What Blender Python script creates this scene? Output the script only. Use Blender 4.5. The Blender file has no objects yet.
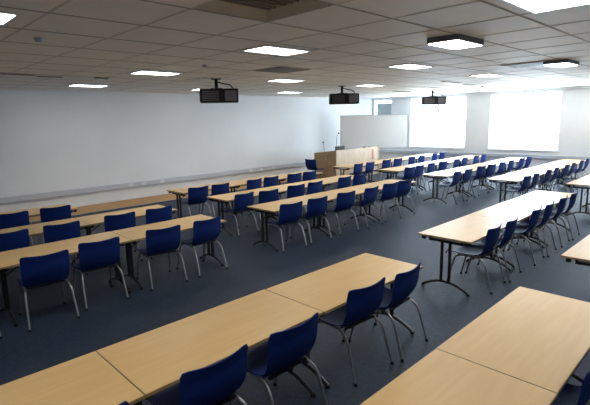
import bpy, bmesh, math, random
from mathutils import Vector, Matrix
random.seed(4)
C = bpy.context.scene.collection
PI = math.pi
LAMP_W = 1.8
ORD = ['first','second','third','fourth','fifth','sixth','seventh','eighth']

# ------------------------------------------------------------------ materials
def mat(name, col, rough=.5, metal=0., spec=.5, emit=None, es=0.):
    m = bpy.data.materials.new(name); m.use_nodes = True
    b = m.node_tree.nodes['Principled BSDF']
    b.inputs['Base Color'].default_value = (*col, 1)
    b.inputs['Roughness'].default_value = rough
    b.inputs['Metallic'].default_value = metal
    b.inputs['Specular IOR Level'].default_value = spec
    if emit:
        b.inputs['Emission Color'].default_value = (*emit, 1)
        b.inputs['Emission Strength'].default_value = es
    return m
def vary(m, c1, c2, scale=(1,1,1), nscale=5., detail=4., bump=0., bscale=None, lo=.35, hi=.65):
    nt = m.node_tree; N = nt.nodes; L = nt.links; b = N['Principled BSDF']
    tc = N.new('ShaderNodeTexCoord'); mp = N.new('ShaderNodeMapping')
    mp.inputs['Scale'].default_value = scale
    L.new(tc.outputs['Object'], mp.inputs['Vector'])
    no = N.new('ShaderNodeTexNoise'); no.inputs['Scale'].default_value = nscale; no.inputs['Detail'].default_value = detail
    L.new(mp.outputs[0], no.inputs['Vector'])
    cr = N.new('ShaderNodeValToRGB')
    cr.color_ramp.elements[0].color = (*c1,1); cr.color_ramp.elements[1].color = (*c2,1)
    cr.color_ramp.elements[0].position = lo; cr.color_ramp.elements[1].position = hi
    L.new(no.outputs['Fac'], cr.inputs[0]); L.new(cr.outputs[0], b.inputs['Base Color'])
    if bump:
        n2 = N.new('ShaderNodeTexNoise'); n2.inputs['Scale'].default_value = bscale or nscale*4
        L.new(tc.outputs['Object'], n2.inputs['Vector'])
        bp = N.new('ShaderNodeBump'); bp.inputs['Strength'].default_value = bump; bp.inputs['Distance'].default_value = .01
        L.new(n2.outputs['Fac'], bp.inputs['Height']); L.new(bp.outputs[0], b.inputs['Normal'])
    return m
M = {}
M['wall'] = vary(mat('wall_paint', (.55,.57,.58), .75, spec=.25), (.74,.75,.755), (.78,.79,.795), nscale=.8, bump=.05, bscale=60)
M['ceiling'] = vary(mat('ceiling_tile', (.5,.48,.46), .62, spec=.38), (.80,.775,.745), (.84,.815,.785), nscale=2.5, bump=.06, bscale=90)
M['grid'] = mat('ceiling_grid_paint', (.42,.40,.385), .8, spec=.1)
M['carpet'] = vary(mat('carpet', (.05,.06,.08), .55, spec=.32), (.006,.014,.033), (.020,.038,.076), nscale=22, detail=8, bump=.6, bscale=240, lo=.3, hi=.7)
M['woodfloor'] = vary(mat('wood_floor', (.4,.22,.08), .5), (.36,.19,.06), (.48,.28,.10), scale=(.4,6,1), nscale=3)
M['beech'] = vary(mat('beech_laminate', (.6,.42,.2), .38, spec=.42), (.68,.455,.19), (.725,.495,.215), scale=(.9,9,1), nscale=2.2, detail=5)
M['edge'] = mat('table_edge', (.36,.24,.12), .45)
M['black'] = mat('black_powder_steel', (.012,.013,.016), .4)
M['blackp'] = mat('black_plastic', (.006,.006,.007), .55, spec=.3)
M['blue'] = vary(mat('blue_plastic', (.01,.03,.2), .55, spec=.12), (.007,.025,.140), (.0085,.029,.165), nscale=3)
M['steel'] = mat('satin_steel_tube', (.33,.33,.34), .35, metal=.8)
M['white'] = mat('white_plastic', (.75,.76,.78), .4)
M['frame'] = mat('white_window_frame', (.8,.8,.8), .4)
M['trunk'] = mat('trunking_plastic', (.52,.54,.58), .4)
M['socket'] = mat('socket_grey', (.42,.43,.46), .4)
M['board'] = mat('whiteboard_surface', (.66,.65,.63), .35)
M['alu'] = mat('aluminium_trim', (.45,.46,.47), .35, metal=.8)
M['oak'] = vary(mat('desk_front_laminate', (.6,.45,.3), .4), (.60,.44,.29), (.68,.52,.36), scale=(2,1,1), nscale=2)
M['brown'] = vary(mat('desk_side_wood', (.25,.15,.07), .45), (.32,.22,.115), (.39,.275,.145), scale=(1,1,4), nscale=2.5)
M['dark'] = mat('dark_metal_housing', (.13,.13,.155), .5)
M['vent'] = mat('vent_grille', (.22,.2,.18), .5)
M['ventframe'] = mat('vent_frame', (.62,.56,.47), .5)
M['blind'] = mat('grey_blind_fabric', (.38,.43,.47), .8)
M['lamp'] = mat('light_diffuser', (.9,.9,.9), .4, emit=(1,.97,.95), es=7.)
M['red'] = mat('red_notice_ink', (.5,.12,.12), .5)
g = bpy.data.materials.new('window_glass'); g.use_nodes = True
nt = g.node_tree; nt.nodes.clear()
o_ = nt.nodes.new('ShaderNodeOutputMaterial'); mx = nt.nodes.new('ShaderNodeMixShader')
tr = nt.nodes.new('ShaderNodeBsdfTransparent'); gl = nt.nodes.new('ShaderNodeBsdfGlossy')
gl.inputs['Roughness'].default_value = .03; mx.inputs[0].default_value = .06
nt.links.new(tr.outputs[0], mx.inputs[1]); nt.links.new(gl.outputs[0], mx.inputs[2]); nt.links.new(mx.outputs[0], o_.inputs[0])
M['glass'] = g

# ------------------------------------------------------------------ mesh helpers
def box(bm, x0,x1,y0,y1,z0,z1, bev=0.):
    r = bmesh.ops.create_cube(bm, size=1)
    vs = r['verts']
    bmesh.ops.scale(bm, vec=(x1-x0,y1-y0,z1-z0), verts=vs)
    bmesh.ops.translate(bm, vec=((x0+x1)/2,(y0+y1)/2,(z0+z1)/2), verts=vs)
    if bev:
        es = list({e for v in vs for e in v.link_edges})
        bmesh.ops.bevel(bm, geom=es, offset=bev, segments=2, profile=.5, affect='EDGES')
def smoothpts(pts, r=.04, n=4):
    P = [Vector(p) for p in pts]; out = [P[0]]
    for i in range(1, len(P)-1):
        a,b,c = P[i-1],P[i],P[i+1]
        d1 = min(r,(a-b).length*.45); d2 = min(r,(c-b).length*.45)
        p = b+(a-b).normalized()*d1; q = b+(c-b).normalized()*d2
        for k in range(n+1):
            t = k/n; out.append(p*(1-t)**2 + b*2*t*(1-t) + q*t*t)
    out.append(P[-1]); return out
def tube(bm, pts, r, seg=8, bend=.04, n=4):
    P = smoothpts(pts, bend, n) if len(pts) > 2 else [Vector(p) for p in pts]
    rings = []; up = None
    for i,p in enumerate(P):
        t = (P[min(i+1,len(P)-1)]-P[max(i-1,0)]).normalized()
        if up is None: up = Vector((0,0,1)) if abs(t.z) < .9 else Vector((0,1,0))
        a = (up - t*up.dot(t)).normalized(); b = t.cross(a); up = a
        rings.append([bm.verts.new(p + a*r*math.cos(2*PI*k/seg) + b*r*math.sin(2*PI*k/seg)) for k in range(seg)])
    for A,B in zip(rings, rings[1:]):
        for k in range(seg): bm.faces.new((A[k],A[(k+1)%seg],B[(k+1)%seg],B[k]))
    bm.faces.new(rings[0]); bm.faces.new(rings[-1][::-1])
def shell(bm, grid, th):
    nu, nv = len(grid), len(grid[0])
    nrm = [[None]*nv for _ in range(nu)]
    for i in range(nu):
        for j in range(nv):
            du = grid[min(i+1,nu-1)][j]-grid[max(i-1,0)][j]; dv = grid[i][min(j+1,nv-1)]-grid[i][max(j-1,0)]
            nrm[i][j] = du.cross(dv).normalized()
    A = [[bm.verts.new(grid[i][j]+nrm[i][j]*th/2) for j in range(nv)] for i in range(nu)]
    B = [[bm.verts.new(grid[i][j]-nrm[i][j]*th/2) for j in range(nv)] for i in range(nu)]
    for i in range(nu-1):
        for j in range(nv-1):
            bm.faces.new((A[i][j],A[i+1][j],A[i+1][j+1],A[i][j+1]))
            bm.faces.new((B[i][j+1],B[i+1][j+1],B[i+1][j],B[i][j]))
    rim = [(i,0) for i in range(nu)]+[(nu-1,j) for j in range(1,nv)]+[(i,nv-1) for i in range(nu-2,-1,-1)]+[(0,j) for j in range(nv-2,0,-1)]
    for k in range(len(rim)):
        i,j = rim[k]; i2,j2 = rim[(k+1)%len(rim)]
        bm.faces.new((A[i][j],A[i2][j2],B[i2][j2],B[i][j]))
def obj(name, bm, m, parent=None, smooth=False):
    bmesh.ops.recalc_face_normals(bm, faces=bm.faces)
    me = bpy.data.meshes.new(name)
    if smooth:
        for f in bm.faces: f.smooth = True
        for e in bm.edges:
            if len(e.link_faces) == 2 and e.calc_face_angle(0) > .7: e.smooth = False
    bm.to_mesh(me); bm.free(); me.materials.append(m)
    o = bpy.data.objects.new(name, me); C.objects.link(o)
    if parent: o.parent = parent
    return o
def bxo(name, m, parent, *dims, bev=0.):
    bm = bmesh.new(); box(bm, *dims, bev=bev); return obj(name, bm, m, parent)
def tag(o, label, cat, group=None):
    o['label'] = label; o['category'] = cat
    if group: o['group'] = group
    return o
def thing(name, label, cat, loc=(0,0,0), rz=0., group=None):
    o = bpy.data.objects.new(name, None); C.objects.link(o)
    o.location = loc; o.rotation_euler = (0,0,rz); o.empty_display_size = .1
    return tag(o, label, cat, group)
def struct(name, bm, m, parent=None):
    o = obj(name, bm, m, parent)
    if not parent: o['kind'] = 'structure'
    return o
def sbox(name, m, *dims, parent=None, bev=0.):
    bm = bmesh.new(); box(bm, *dims, bev=bev); return struct(name, bm, m, parent)
def dup(root, loc, rz, label, group=None):
    r = root.copy(); C.objects.link(r); r.location = loc; r.rotation_euler = (0,0,rz); r['label'] = label
    if group: r['group'] = group
    for ch in list(root.children):
        c = ch.copy(); C.objects.link(c); c.parent = r
        for gch in list(ch.children):
            d = gch.copy(); C.objects.link(d); d.parent = c
    return r

# ------------------------------------------------------------------ the room
X0,X1,Y0,Y1,ZC = -4.0, 17.8, -3.2, 12.9, 3.1
sbox('floor', M['carpet'], X0-.2,X1+.25,Y0-.2,11.75,-.1,0)
sbox('floor_edge', M['woodfloor'], X0-.2,X1+.25,11.75,Y1+.2,-.1,.004)
sbox('trim_1', M['alu'], X0,X1,11.735,11.765,0,.007)
bm = bmesh.new(); hx0,hx1,hy0,hy1 = 2.07,2.87,2.44,3.245      # opening for the recessed air diffuser
box(bm, X0-.2,hx0,Y0-.2,Y1+.2,ZC,ZC+.1); box(bm, hx1,X1+.25,Y0-.2,Y1+.2,ZC,ZC+.1)
box(bm, hx0,hx1,Y0-.2,hy0,ZC,ZC+.1); box(bm, hx0,hx1,hy1,Y1+.2,ZC,ZC+.1)
struct('ceiling', bm, M['ceiling'])
sbox('wall_front', M['wall'], X0-.2,X1+.25,Y1,Y1+.2,0,ZC)
sbox('wall_back', M['wall'], X0-.2,X1+.25,Y0-.2,Y0,0,ZC)
sbox('wall_left', M['wall'], X0-.2,X0,Y0,Y1,0,ZC)
WINS = [(11.85,12.78),(8.32,10.83),(4.9,7.35),(1.45,3.92)]
SILL,TOP = .92,3.0
bm = bmesh.new()
edges = sorted([v for w in WINS for v in w]); cur = Y0
for a in range(0,len(edges),2):
    box(bm, X1,X1+.25,cur,edges[a],0,ZC); box(bm, X1,X1+.25,edges[a],edges[a+1],0,SILL); box(bm, X1,X1+.25,edges[a],edges[a+1],TOP,ZC)
    cur = edges[a+1]
box(bm, X1,X1+.25,cur,Y1,0,ZC)
struct('wall_right', bm, M['wall'])
for i,(a,b) in enumerate(WINS):
    bm = bmesh.new(); f=.055; xa,xb = X1+.10,X1+.17
    box(bm, xa,xb,a,b,SILL,SILL+f); box(bm, xa,xb,a,b,TOP-f,TOP)
    box(bm, xa,xb,a,a+f,SILL+f,TOP-f); box(bm, xa,xb,b-f,b,SILL+f,TOP-f)
    if i:
        box(bm, xa,xb,a+f,b-f,2.42,2.47); m_=(a+b)/2
        box(bm, xa,xb,m_-.03,m_+.03,SILL+f,2.42); box(bm, xa,xb,m_-.03,m_+.03,2.47,TOP-f)
    w = struct('window_%d'%(i+1), bm, M['frame'])
    bm = bmesh.new(); box(bm, X1+.13,X1+.136,a+f,b-f,SILL+f,TOP-f); obj('pane', bm, M['glass'], w)
    bxo('window_sill', M['frame'], w, X1-.04,X1+.10,a-.03,b+.03,SILL-.03,SILL-.001, bev=.005)
    if i: bxo('blind_housing', M['frame'], w, X1+.01,X1+.09,a+.03,b-.03,2.86,2.93, bev=.01)
    else: bxo('blind', M['blind'], w, X1+.05,X1+.06,a+.03,b-.11,SILL+.05,TOP-.13)
# trunking and skirting on the front wall, pipe along the window wall
sbox('trim_2', M['trunk'], X0,X1-.01,Y1-.055,Y1,.365,.50, bev=.006)
sbox('trim_3', M['socket'], X0,X1-.01,Y1-.058,Y1,.345,.364)
sbox('baseboard_front', M['wall'], X0,X1,Y1-.02,Y1,.004,.09)
sbox('baseboard_right', M['wall'], X1-.02,X1,Y0,Y1-.02,.0,.09)
sbox('trim_4', M['trunk'], X1-.07,X1,Y0,Y1-.08,.62,.74, bev=.006)
sbox('trim_5', M['wall'], X1-.10,X1,Y0,Y1,ZC-.07,ZC, bev=.01)
# ceiling grid bars
PX,XG,PY,YG = .8,3.67,.805,2.44
bm = bmesh.new(); k = math.ceil((X0-XG)/PX)
while XG+k*PX < X1-.1:
    x = XG+k*PX; box(bm, x-.011,x+.011,Y0,Y1,ZC-.003,ZC); k += 1
struct('ceiling_grid_crossbars', bm, mat('ceiling_cross_bar',(.66,.635,.61),.8,spec=.1))
bm = bmesh.new(); k = math.ceil((Y0-YG)/PY)
while YG+k*PY < Y1:
    y = YG+k*PY; box(bm, X0,X1-.1,y-.012,y+.012,ZC-.003,ZC); k += 1
struct('ceiling_grid_runners', bm, M['grid'])

# ------------------------------------------------------------------ ceiling fixtures
def make_light(loc, label):
    t = thing('ceiling_light', label, 'ceiling light', loc, 0, 'recessed ceiling lights')
    bm = bmesh.new(); a,b,w = .385,.235,.022
    box(bm,-a,a,-b,-b+w,-.014,0); box(bm,-a,a,b-w,b,-.014,0); box(bm,-a,-a+w,-b+w,b-w,-.014,0); box(bm,a-w,a,-b+w,b-w,-.014,0)
    obj('light_frame', bm, M['white'], t)
    bxo('diffuser', M['lamp'], t, -a+w,a-w,-b+w,b-w,-.008,0)
    bm = bmesh.new()
    for j in range(1,6): box(bm, -a+w+j*(2*a-2*w)/6-.003,-a+w+j*(2*a-2*w)/6+.003,-b+w,b-w,-.012,-.008)
    obj('louvre', bm, M['white'], t)
    return t
LX = [.72,4.07,7.27,10.47,13.67]; LY = [(4.45,'second'),(7.67,'third'),(10.89,'fourth')]
desc = {0:'at the far left of the room',1:'one in from the left',2:'in the middle of the room',3:'right of centre',4:'close to the windows'}
rown = {4.45:'recessed ceiling light above the near aisle',7.67:'ceiling light in the row of the projectors',10.89:'ceiling light in the row nearest the long white wall'}
L0 = None
for y,_ in LY:
    for i,x in enumerate(LX):
        if (y > 5 and i == 0) or (y > 9 and i > 3): continue
        lab = (rown[y]+', '+desc[i])
        if L0 is None: L0 = make_light((x,y,ZC), lab)
        else: dup(L0, (x,y,ZC), 0, lab)
dup(L0, (4.07,1.27,ZC), 0, 'large bright recessed ceiling light cut by the top right edge of the photo')
dup(L0, (16.4,4.1,ZC), 0, 'small bright recessed ceiling light nearest the windows')
dup(L0, (.87,1.27,ZC), 0, 'recessed ceiling light beyond the top edge, nearest the photographer')
dup(L0, (7.27,1.27,ZC), 0, 'recessed ceiling light outside the right photo edge, nearer one')
dup(L0, (10.47,1.27,ZC), 0, 'recessed ceiling light outside the right photo edge, farther one')
t = thing('surface_light', 'dark framed box light hanging below the ceiling, larger of the two', 'ceiling light', (5.22,2.60,ZC), 0, 'boxed surface lights')
bm = bmesh.new(); box(bm,-.33,.33,-.19,.19,-.062,0,bev=.006); obj('housing', bm, M['dark'], t)
bxo('diffuser', M['lamp'], t, -.315,.315,-.175,.175,-.068,-.062)
dup(t, (8.95,2.52,ZC), 0, 'dark framed box light hanging near the right photo edge')
t = thing('air_diffuser', 'large square recessed ceiling air diffuser with dark slats, at the top of the photo', 'ceiling vent', (2.47,2.8425,ZC))
bm = bmesh.new(); sx,sy,q,h = .398,.4,.32,.10
a = [bm.verts.new(p) for p in ((-sx,-sy,0),(sx,-sy,0),(sx,sy,0),(-sx,sy,0))]; b = [bm.verts.new(p) for p in ((-q,-q,h),(q,-q,h),(q,q,h),(-q,q,h))]
c = [bm.verts.new(p) for p in ((-sx,-sy,h+.02),(sx,-sy,h+.02),(sx,sy,h+.02),(-sx,sy,h+.02))]
for k in range(4):
    l=(k+1)%4; bm.faces.new((a[k],a[l],b[l],b[k])); bm.faces.new((a[k],a[l],c[l],c[k]))
bm.faces.new(c)
obj('sloping_frame', bm, M['ventframe'], t)
bxo('backing', M['blackp'], t, -q,q,-q,q,h-.004,h+.01)
bm = bmesh.new()
for k in range(9): y=-q+(k+.5)*2*q/9; box(bm,-q,q,y-q/9*.45,y+q/9*.45,h-.03,h-.012)
obj('slats', bm, M['vent'], t)
def flatvent(loc, label, hx, hy):
    t = thing('ceiling_grille', label, 'ceiling vent', loc)
    bxo('grille_frame', M['ventframe'], t, -hx,hx,-hy,hy,-.008,0)
    bm = bmesh.new(); box(bm,-hx*.94,hx*.94,-hy*.92,hy*.92,-.012,-.008)
    n = max(2,int(hy*2/.06))
    for k in range(n): y=-hy*.9+(k+.5)*2*hy*.9/n; box(bm,-hx*.92,hx*.92,y-.012,y+.012,-.02,-.012)
    obj('slats', bm, M['vent'], t)
flatvent((5.67,6.06,ZC), 'dark square ceiling grille between the middle ceiling lights', .38,.37)
flatvent((8.9,3.05,ZC), 'dark ceiling grille beside the smaller boxed light at the right', .38,.38)
flatvent((1.95,8.97,ZC), 'narrow slot grille in the ceiling at the left edge of the photo', .55,.06)
flatvent((2.75,9.12,ZC), 'short smudged slot grille above the leftmost far ceiling light', .22,.05)
flatvent((3.6,8.93,ZC), 'tiny slot grille right of the smudged one near the left wall end', .13,.05)
flatvent((11.6,5.84,ZC), 'dark slot grille in the ceiling above the third projector', .5,.07)
flatvent((13.0,6.0,ZC), 'shorter slot grille in the ceiling left of the round detector', .35,.07)
flatvent((13.9,8.85,ZC), 'pale slot grille beyond the third projector near the window wall', .5,.08)
def detector(loc, label):
    bm = bmesh.new(); bmesh.ops.create_cone(bm, cap_ends=True, segments=20, radius1=.03, radius2=.045, depth=.035, matrix=Matrix.Translation((0,0,-.0175)))
    o = tag(obj('smoke_detector', bm, M['socket'], None, True), label, 'smoke detector', 'ceiling detectors'); o.location = loc
detector((1.52,5.26,ZC), 'small round detector on the dim ceiling at the upper left')
detector((4.16,6.24,ZC), 'small round detector on the ceiling above the left projector')
detector((14.1,6.1,ZC), 'small round detector on the ceiling above the window pier')

# projectors
def make_projector(loc, label):
    t = thing('projector', label, 'projector', loc, math.radians(-36), 'ceiling projectors')
    bxo('body', M['blackp'], t, -.40,.40,-.20,.20,-.49,-.21, bev=.02)
    bm = bmesh.new(); bmesh.ops.create_cone(bm, cap_ends=True, segments=20, radius1=.035, radius2=.035, depth=.22, matrix=Matrix.Translation((-.05,0,-.10))); box(bm,-.15,.05,-.1,.1,-.012,0); box(bm,-.17,.07,-.12,.12,-.205,-.195)
    obj('mount', bm, M['blackp'], t)
    bm = bmesh.new(); bmesh.ops.create_cone(bm, cap_ends=True, segments=24, radius1=.075, radius2=.06, depth=.09, matrix=Matrix.Translation((.2,.235,-.36))@Matrix.Rotation(-PI/2,4,'X')); obj('lens', bm, M['dark'], t, True)
    bm = bmesh.new()
    for k in range(6): box(bm,-.34,.0,-.206,-.20,-.45+k*.035,-.438+k*.035)
    for k in range(6): box(bm,-.406,-.40,-.15,.15,-.45+k*.035,-.438+k*.035)
    obj('vent_slots', bm, M['dark'], t)
    bm = bmesh.new(); box(bm,.12,.36,-.208,-.20,-.46,-.25); obj('connector_panel', bm, M['dark'], t)
    bm = bmesh.new(); tube(bm, [(-.03,-.03,-.06),(.08,-.06,-.10),(.24,-.10,-.13),(.30,-.12,-.22)], .012); obj('cable', bm, M['blackp'], t, True)
    return t
P0 = make_projector((5.72,8.1,ZC), 'black projector on a short ceiling pole, leftmost of three')
dup(P0, (9.92,8.15,ZC), math.radians(-44), 'black projector on a short ceiling pole, middle of three, left of the whiteboard')
dup(P0, (14.8,8.1,ZC), math.radians(-54), 'projector hanging in front of the left bright window, rightmost of three')

# ------------------------------------------------------------------ tables
TL,TD,TH = 1.499,.72,.72
def make_table(label):
    t = thing('folding_table', label, 'table', (0,0,0), 0)
    top = bxo('tabletop', M['beech'], t, -TL/2+.003,TL/2-.003,-TD/2+.003,TD/2-.003,TH-.024,TH, bev=.003)
    bm = bmesh.new(); e=.003
    box(bm,-TL/2,TL/2,-TD/2,-TD/2+e,TH-.023,TH-.002); box(bm,-TL/2,TL/2,TD/2-e,TD/2,TH-.023,TH-.002)
    box(bm,-TL/2,-TL/2+e,-TD/2+e,TD/2-e,TH-.023,TH-.002); box(bm,TL/2-e,TL/2,-TD/2+e,TD/2-e,TH-.023,TH-.002)
    obj('edge_band', bm, M['edge'], top)
    for s in (-1,1): bxo('frame_rail', M['black'], t, -TL/2+.05,TL/2-.05,s*.22-.015,s*.22+.015,TH-.056,TH-.0245, bev=.004)
    for s in (-1,1):
        x = s*(TL/2-.085)
        bm = bmesh.new()
        box(bm, x-.02,x+.02,-.235,.235,TH-.088,TH-.057, bev=.004)
        for q in (-.055,.055): box(bm, x-.016,x+.016,q-.014,q+.014,.10,TH-.088)
        lg = obj('leg', bm, M['black'], t)
        bm = bmesh.new(); tube(bm, [(x,-.31,.018),(x,-.24,.055),(x,-.12,.105),(x,0,.118),(x,.12,.105),(x,.24,.055),(x,.31,.018)], .017, bend=.05, n=2)
        obj('foot', bm, M['black'], lg, True)
        for q in (-.31,.31):
            bm = bmesh.new(); bmesh.ops.create_cone(bm, cap_ends=True, segments=12, radius1=.022, radius2=.02, depth=.022, matrix=Matrix.Translation((x,q,.011)))
            obj('foot_glide', bm, M['blackp'], lg)
        bm = bmesh.new(); tube(bm, [(x,0,.50),(x-s*.30,0,TH-.05)], .009); box(bm,x-s*.30-.02,x-s*.30+.02,-.225,.225,TH-.056,TH-.036)
        obj('stay', bm, M['black'], t)
        for q in (-.29,.29): bxo('corner_block', M['blackp'], t, s*(TL/2-.045)-.025,s*(TL/2-.045)+.025,q-.022,q+.022,TH-.07,TH-.0245, bev=.004)
    return t

# ------------------------------------------------------------------ chairs
def make_chair(label):
    t = thing('stacking_chair', label, 'chair', (0,0,0), 0)
    # seat: profile from the rear curve to the waterfall front
    nu,nv = 15,11; grid=[]
    for i in range(nu):
        s = i/(nu-1); y = -.20+.455*s
        z = .450 - .018*math.sin(PI*min(1,s*1.1)) - (.04*max(0,(s-.8)/.2)**2) + .035*max(0,(.2-s)/.2)**2
        hw = .225+.018*math.sin(PI*s*.7) - (.035*max(0,(s-.88)/.12)**2)
        grid.append([Vector((hw*(2*j/(nv-1)-1), y, z+.018*abs(2*j/(nv-1)-1)**2.5)) for j in range(nv)])
    bm = bmesh.new(); shell(bm, grid, .008); obj('seat', bm, M['blue'], t, True)
    # backrest: leaning shell, rolled forward at its foot, concave towards the sitter, dipped top edge
    nu,nv = 19,13; grid=[]
    for i in range(nu):
        s = i/(nu-1); row=[]
        for j in range(nv):
            u = 2*j/(nv-1)-1
            hw = .226+.020*math.sin(min(1,s*1.6)*PI/2)
            if s > .92: hw -= .012*((s-.92)/.08)**3
            if s < .15: hw -= .018*((.15-s)/.15)**2
            zt = .370 + .016*abs(u)**1.8
            if abs(u) > .88: zt -= .008*((abs(u)-.88)/.12)**2
            z = .440 + zt*s
            y = -.205 - .100*s - .016*math.sin(min(1,s*1.3)*PI) + .040*u*u*(.5+.5*s) + .045*(1-s)**6
            row.append(Vector((hw*u, y, z)))
        grid.append(row)
    bm = bmesh.new(); shell(bm, grid, .009); bk = obj('backrest', bm, M['blue'], t, True)
    # legs and frame
    for s in (-1,1):
        for pts,foot in (([(s*.245,.245,.014),(s*.218,.15,.405),(s*.208,.06,.424),(s*.205,.0,.424)],(s*.245,.246)),
                         ([(s*.252,-.345,.014),(s*.236,-.245,.36),(s*.212,-.15,.424),(s*.205,.0,.424)],(s*.253,-.348))):
            bm = bmesh.new(); tube(bm, pts, .0115, bend=.07); f = obj('leg', bm, M['steel'], t, True)
            bm = bmesh.new(); bmesh.ops.create_cone(bm, cap_ends=True, segments=10, radius1=.016, radius2=.014, depth=.026, matrix=Matrix.Translation((foot[0],foot[1],.013))); obj('foot_cap', bm, M['blackp'], f)
    for y in (-.11,.12):
        bm = bmesh.new(); tube(bm, [(-.208,y,.419),(.208,y,.419)], .009); obj('crossbar', bm, M['black'], t, True)
    bm = bmesh.new(); box(bm,-.19,.19,-.19,-.165,.425,.447,bev=.006)
    obj('seat_bracket', bm, M['blackp'], t)
    return t

T0 = CH0 = None
def add_table(x, y, rz, label, group):
    global T0
    if T0 is None:
        T0 = make_table(label); T0.location=(x,y,0); T0.rotation_euler=(0,0,rz); T0['group']=group; return
    dup(T0, (x,y,0), rz, label, group)
def add_chair(x, yb, deg, label, group):
    """yb: where the top of the backrest stands"""
    global CH0
    a = math.radians(deg); off = .30
    loc = (x - math.sin(a)*off*0, yb+off*math.cos(a), 0)
    if CH0 is None:
        CH0 = make_chair(label); CH0.location=loc; CH0.rotation_euler=(0,0,a); CH0['group']=group; return
    dup(CH0, loc, a, label, group)

# (row phrase, x of the left end, far edge y, number of tables, chairs [(x, y of back top, turn)])
ROWS = [
 ('foreground row', -.525, 2.965, 3, [(.60,2.10,-3),(1.38,2.10,1),(2.04,2.09,1),(3.01,2.17,-3),(3.57,2.13,4)]),
 ('bottom right corner row', 1.05, 1.325, 2, [(2.93,.47,0)]),
 ('left block third row from the wall', -.55, 6.30, 3, [(.59,5.46,0),(1.38,5.38,-4),(2.03,5.52,-4),(2.90,5.5,-6),(3.57,5.5,3)]),
 ('left block second row from the wall', -.57, 7.72, 3, [(1.35,6.94,-1),(2.04,6.92,-4),(2.90,6.92,-3),(3.55,6.91,2)]),
 ('left block row nearest the wall', -.2, 9.27, 2, [(1.75,8.50,-5),(2.42,8.47,-4)]),
 ('middle block row beside the aisle', 4.88, 6.24, 3, [(5.27,5.48,-6),(5.94,5.46,-4),(6.76,5.48,-6),(7.50,5.40,2),(8.28,5.44,-6),(8.86,5.44,-5)]),
 ('middle block second row from the wall', 5.0, 7.72, 3, [(5.38,6.93,3),(5.98,6.84,-5),(6.85,6.95,-5),(7.44,6.92,0),(8.50,6.92,0),(9.08,6.90,-2)]),
 ('middle block row nearest the wall', 4.95, 9.25, 3, [(5.33,8.46,-5),(5.90,8.45,0),(6.87,8.43,4),(7.46,8.46,0),(8.30,8.47,-4),(8.88,8.47,-5)]),
 ('far block row beside the teaching desk', 10.85, 9.42, 4, [(11.24,8.62,3),(11.86,8.62,3),(12.80,8.62,0),(13.43,8.58,-2),(14.32,8.58,3),(14.95,8.55,5),(15.90,8.55,5),(16.50,8.56,3)]),
 ('far block second row from the wall', 10.9, 7.70, 4, [(11.30,6.80,-5),(11.87,6.84,3),(12.62,6.88,4),(13.28,6.82,-4),(14.24,6.85,4),(14.82,6.85,4),(15.72,6.85,4),(16.34,6.85,3)]),
 ('far block third row from the wall', 10.62, 6.10, 4, [(11.02,5.26,4),(11.66,5.26,3),(12.58,5.30,-4),(13.22,5.27,-5),(14.06,5.30,0),(14.70,5.28,3),(15.55,5.26,0),(16.2,5.26,0)]),
 ('far block fourth row from the wall', 10.72, 4.42, 4, [(11.12,3.60,0),(11.72,3.60,3),(12.66,3.60,2),(13.26,3.60,4),(14.15,3.58,2),(14.76,3.58,4),(15.62,3.58,2),(16.25,3.58,3)]),
 ('white glaring row right of the aisle', 5.14, 2.985, 3, [(5.72,2.19,3),(6.28,2.18,4),(7.22,2.17,4),(7.79,2.16,4),(8.52,2.16,3),(9.12,2.15,3)]),
 ('row cut by the right edge', 10.9, 2.80, 3, []),
 ('short row below the glaring row', 5.27, 1.34, 2, []),
]
for name, x0, yf, n, chairs in ROWS:
    yc = yf-TD/2
    off = 1 if name.startswith('left block') else 0          # the leftmost table lies outside the photo
    coff = 1 if len(chairs) == 5 and off else 0
    for k in range(n):
        jit = [0,.004,-.003,.002][k%4]
        add_table(x0+.75+k*1.502, yc+jit, math.radians([.0,.15,-.12,.1][k%4]),
                  ('beech folding table, %s from the left in the %s' % (ORD[k-off], name)) if k >= off else 'beech table beyond the left photo edge, %s' % name, 'folding tables in the '+name)
    for k,(x,yb,a) in enumerate(chairs):
        a = max(-6,min(6,a)); yb = min(yb, yf-TD-.06-.24*abs(math.sin(math.radians(a))))
        which = 'cut off at left' if k < coff else (ORD[k-coff]+' from the left') if len(chairs) > 1 else 'only one'
        add_chair(x, yb, a, 'blue plastic chair, %s in the %s' % (which, name), 'chairs in the '+name)

# ------------------------------------------------------------------ teaching desk, whiteboard, small things
t = thing('teaching_desk', 'wide wooden teaching desk with pale front and brown end in the far corner', 'desk', (13.6,11.0,0))
hx,hy = 1.3,.54
bxo('front_panel', M['oak'], t, -hx,hx-.08,-hy,-hy+.03,.02,1.10, bev=.004)
bxo('end_strip', M['brown'], t, hx-.08,hx,-hy-.01,-hy+.03,.02,1.13, bev=.004)
def side(x):
    bm = bmesh.new(); P = [(-hy+.03,.0),(hy,.0),(hy,.98),(-hy+.35,1.06),(-hy+.03,1.10)]
    A = [bm.verts.new((x,y,z)) for y,z in P]; B = [bm.verts.new((x+.03,y,z)) for y,z in P]
    bm.faces.new(A); bm.faces.new(B[::-1])
    for k in range(5): l=(k+1)%5; bm.faces.new((A[k],B[k],B[l],A[l]))
    return bm
sp = obj('side_panel', side(-hx), M['brown'], t); obj('side_panel', side(hx-.03), M['brown'], t)
bxo('door', M['brown'], sp, -hx-.012,-hx,-hy+.08,-.02,.08,.92, bev=.003)
bxo('door', M['brown'], sp, -hx-.012,-hx,.01,hy-.06,.08,.92, bev=.003)
bxo('handle', M['alu'], sp, -hx-.03,-hx-.012,-.07,-.05,.72,.86, bev=.004)
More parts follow.
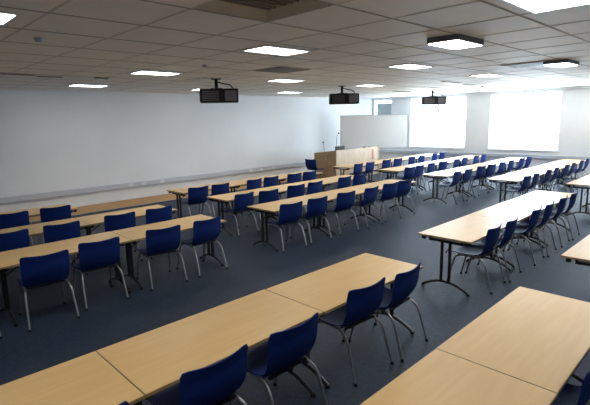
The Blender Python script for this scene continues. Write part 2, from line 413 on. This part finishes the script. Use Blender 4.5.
bxo('worktop', M['oak'], t, -hx+.03,hx-.03,-hy+.03,hy,.92,.955, bev=.004)
bxo('modesty_shelf', M['oak'], t, -hx+.03,hx-.08,-hy+.03,-hy+.2,1.05,1.08, bev=.004)
bm = bmesh.new(); box(bm,.82,.94,-hy-.004,-hy,.62,1.02); obj('notice', bm, M['red'], t)['label'] = 'faded red notice on the desk front'
t = thing('monitor', 'thin dark low monitor lying back on the left of the teaching desk', 'monitor', (13.15,11.0,.955), math.radians(180))
bm = bmesh.new(); box(bm,-.27,.27,-.015,.015,.05,.24,bev=.005); obj('screen', bm, M['blackp'], t)
bm = bmesh.new(); box(bm,-.12,.12,-.09,.09,0,.012,bev=.003); box(bm,-.02,.02,-.02,.0,.012,.1); obj('stand', bm, M['blackp'], t)
for x,lab,h,lean in ((13.2,'thin gooseneck microphone bending left behind the brown desk end',1.30,-.1),(13.95,'taller thin gooseneck microphone beside the left edge of the whiteboard',1.62,.08)):
    t = thing('microphone_stand', lab, 'microphone', (x,11.85,0), 0)
    bm = bmesh.new(); bmesh.ops.create_cone(bm, cap_ends=True, segments=20, radius1=.13, radius2=.12, depth=.03, matrix=Matrix.Translation((0,0,.019))); obj('base', bm, M['blackp'], t)
    bm = bmesh.new(); tube(bm,[(0,0,.03),(0,0,h-.25),(lean*.3,0,h-.1),(lean,-.05,h)],.007,bend=.1); obj('pole', bm, M['dark'], t, True)
    bm = bmesh.new(); bmesh.ops.create_uvsphere(bm, u_segments=14, v_segments=10, radius=.035, matrix=Matrix.Translation((lean,-.05,h+.02))); obj('microphone_head', bm, M['dark'], t, True)
for x,lab,s in ((14.1,'small dark control box on the teaching desk shelf, left one',.07),(14.42,'small dark control box on the teaching desk shelf, right one',.05)):
    o = tag(bxo('control_box', M['dark'], None, x-s,x+s,10.54,10.62,1.08,1.08+s*.9, bev=.005), lab, 'control box')
# whiteboard on a mobile stand across the corner
A,B_ = Vector((14.5,12.1,0)), Vector((16.9,10.4,0)); d = B_-A; ang = math.atan2(d.y,d.x); w = d.length
t = thing('mobile_whiteboard', 'large pale whiteboard on a stand across the far corner behind the teaching desk', 'whiteboard', ((A+B_)/2), ang)
bxo('board', M['board'], t, -w/2+.02,w/2-.02,-.012,.012,.98,2.31)
bm = bmesh.new(); box(bm,-w/2,w/2,-.02,.02,.95,.98); box(bm,-w/2,w/2,-.02,.02,2.31,2.335); box(bm,-w/2,-w/2+.02,-.02,.02,.98,2.31); box(bm,w/2-.02,w/2,-.02,.02,.98,2.31)
obj('board_frame', bm, M['alu'], t)
bxo('pen_tray', M['alu'], t, -w/2+.2,w/2-.2,-.09,-.02,.945,.96)
for s in (-1,1):
    bm = bmesh.new(); tube(bm,[(s*(w/2-.15),.035,.06),(s*(w/2-.15),.035,2.25)],.018); box(bm,s*(w/2-.15)-.02,s*(w/2-.15)+.02,-.28,.28,.05,.08)
    l = obj('leg', bm, M['alu'], t)
    bm = bmesh.new()
    for q in (-.25,.25): bmesh.ops.create_cone(bm, cap_ends=True, segments=12, radius1=.028, radius2=.028, depth=.02, matrix=Matrix.Translation((s*(w/2-.15),q,.028))@Matrix.Rotation(PI/2,4,'Y'))
    obj('castor', bm, M['blackp'], l)
# chair behind the desk end
dup(CH0, (11.86,11.1,0), math.radians(-85), 'dark blue chair standing alone at the brown end of the teaching desk', None)
# wall sockets on the trunking
spots = [(5.75,'leftmost'),(6.15,'second from the left'),(6.75,'third from the left'),(10.3,'fourth from the left'),(10.8,'fifth from the left'),(11.4,'rightmost')]
S0 = None
for x,wd in spots:
    lab = 'grey double socket on the low wall trunking, %s of six' % wd
    if S0 is None:
        S0 = thing('wall_socket', lab, 'socket', (x,Y1-.055,.432), 0, 'sockets on the trunking')
        bxo('face_plate', M['white'], S0, -.073,.073,-.010,0,-.043,.043, bev=.002)
        bm = bmesh.new()
        for q in (-.035,.035):
            box(bm,q-.004,q+.004,-.012,-.010,.008,.022); box(bm,q-.016,q-.008,-.012,-.010,-.012,-.004); box(bm,q+.008,q+.016,-.012,-.010,-.012,-.004)
        obj('pin_holes', bm, M['blackp'], S0)
    else: dup(S0, (x,Y1-.055,.432), 0, lab)

# ------------------------------------------------------------------ light
wd = bpy.data.worlds.new('sky'); bpy.context.scene.world = wd; wd.use_nodes = True
bg = wd.node_tree.nodes['Background']; bg.inputs[0].default_value = (.70,.86,1,1); bg.inputs[1].default_value = 10.
for i,(a,b) in enumerate(WINS):
    l = bpy.data.lights.new('window_portal','AREA'); l.shape='RECTANGLE'; l.size=b-a; l.size_y=TOP-SILL; l.cycles.is_portal = True
    o = bpy.data.objects.new('window_portal', l); C.objects.link(o)
    o.location=(X1+.22,(a+b)/2,(SILL+TOP)/2); o.rotation_euler = Vector((-1,0,0)).to_track_quat('-Z','Y').to_euler()

for o in [o for o in C.objects if o.name.startswith('ceiling_light')]:
    l = bpy.data.lights.new('lamp_glow','AREA'); l.shape='RECTANGLE'; l.size=.7; l.size_y=.4; l.energy=LAMP_W; l.color=(1,.88,.70); l.spread=math.radians(125)
    q = bpy.data.objects.new('lamp_glow', l); C.objects.link(q); q.location = o.location+Vector((0,0,-.02))
# ------------------------------------------------------------------ camera
cd = bpy.data.cameras.new('camera'); cam = bpy.data.objects.new('camera', cd); C.objects.link(cam)
cd.sensor_width = 36; cd.lens = 449.45/590*36; cd.clip_end = 100
R_ = Matrix(((0.71326,0.14376,-0.68599),(-0.7005,0.11315,-0.70463),(-0.02368,0.98312,0.18141)))
cam.matrix_world = Matrix.Translation((0,0,2.22)) @ R_.to_4x4()
sc = bpy.context.scene; sc.camera = cam
sc.view_settings.view_transform = 'Standard'; sc.view_settings.look = 'None'
sc.view_settings.gamma = 1; sc.view_settings.use_curve_mapping = False
sc.view_settings.exposure = 1.37
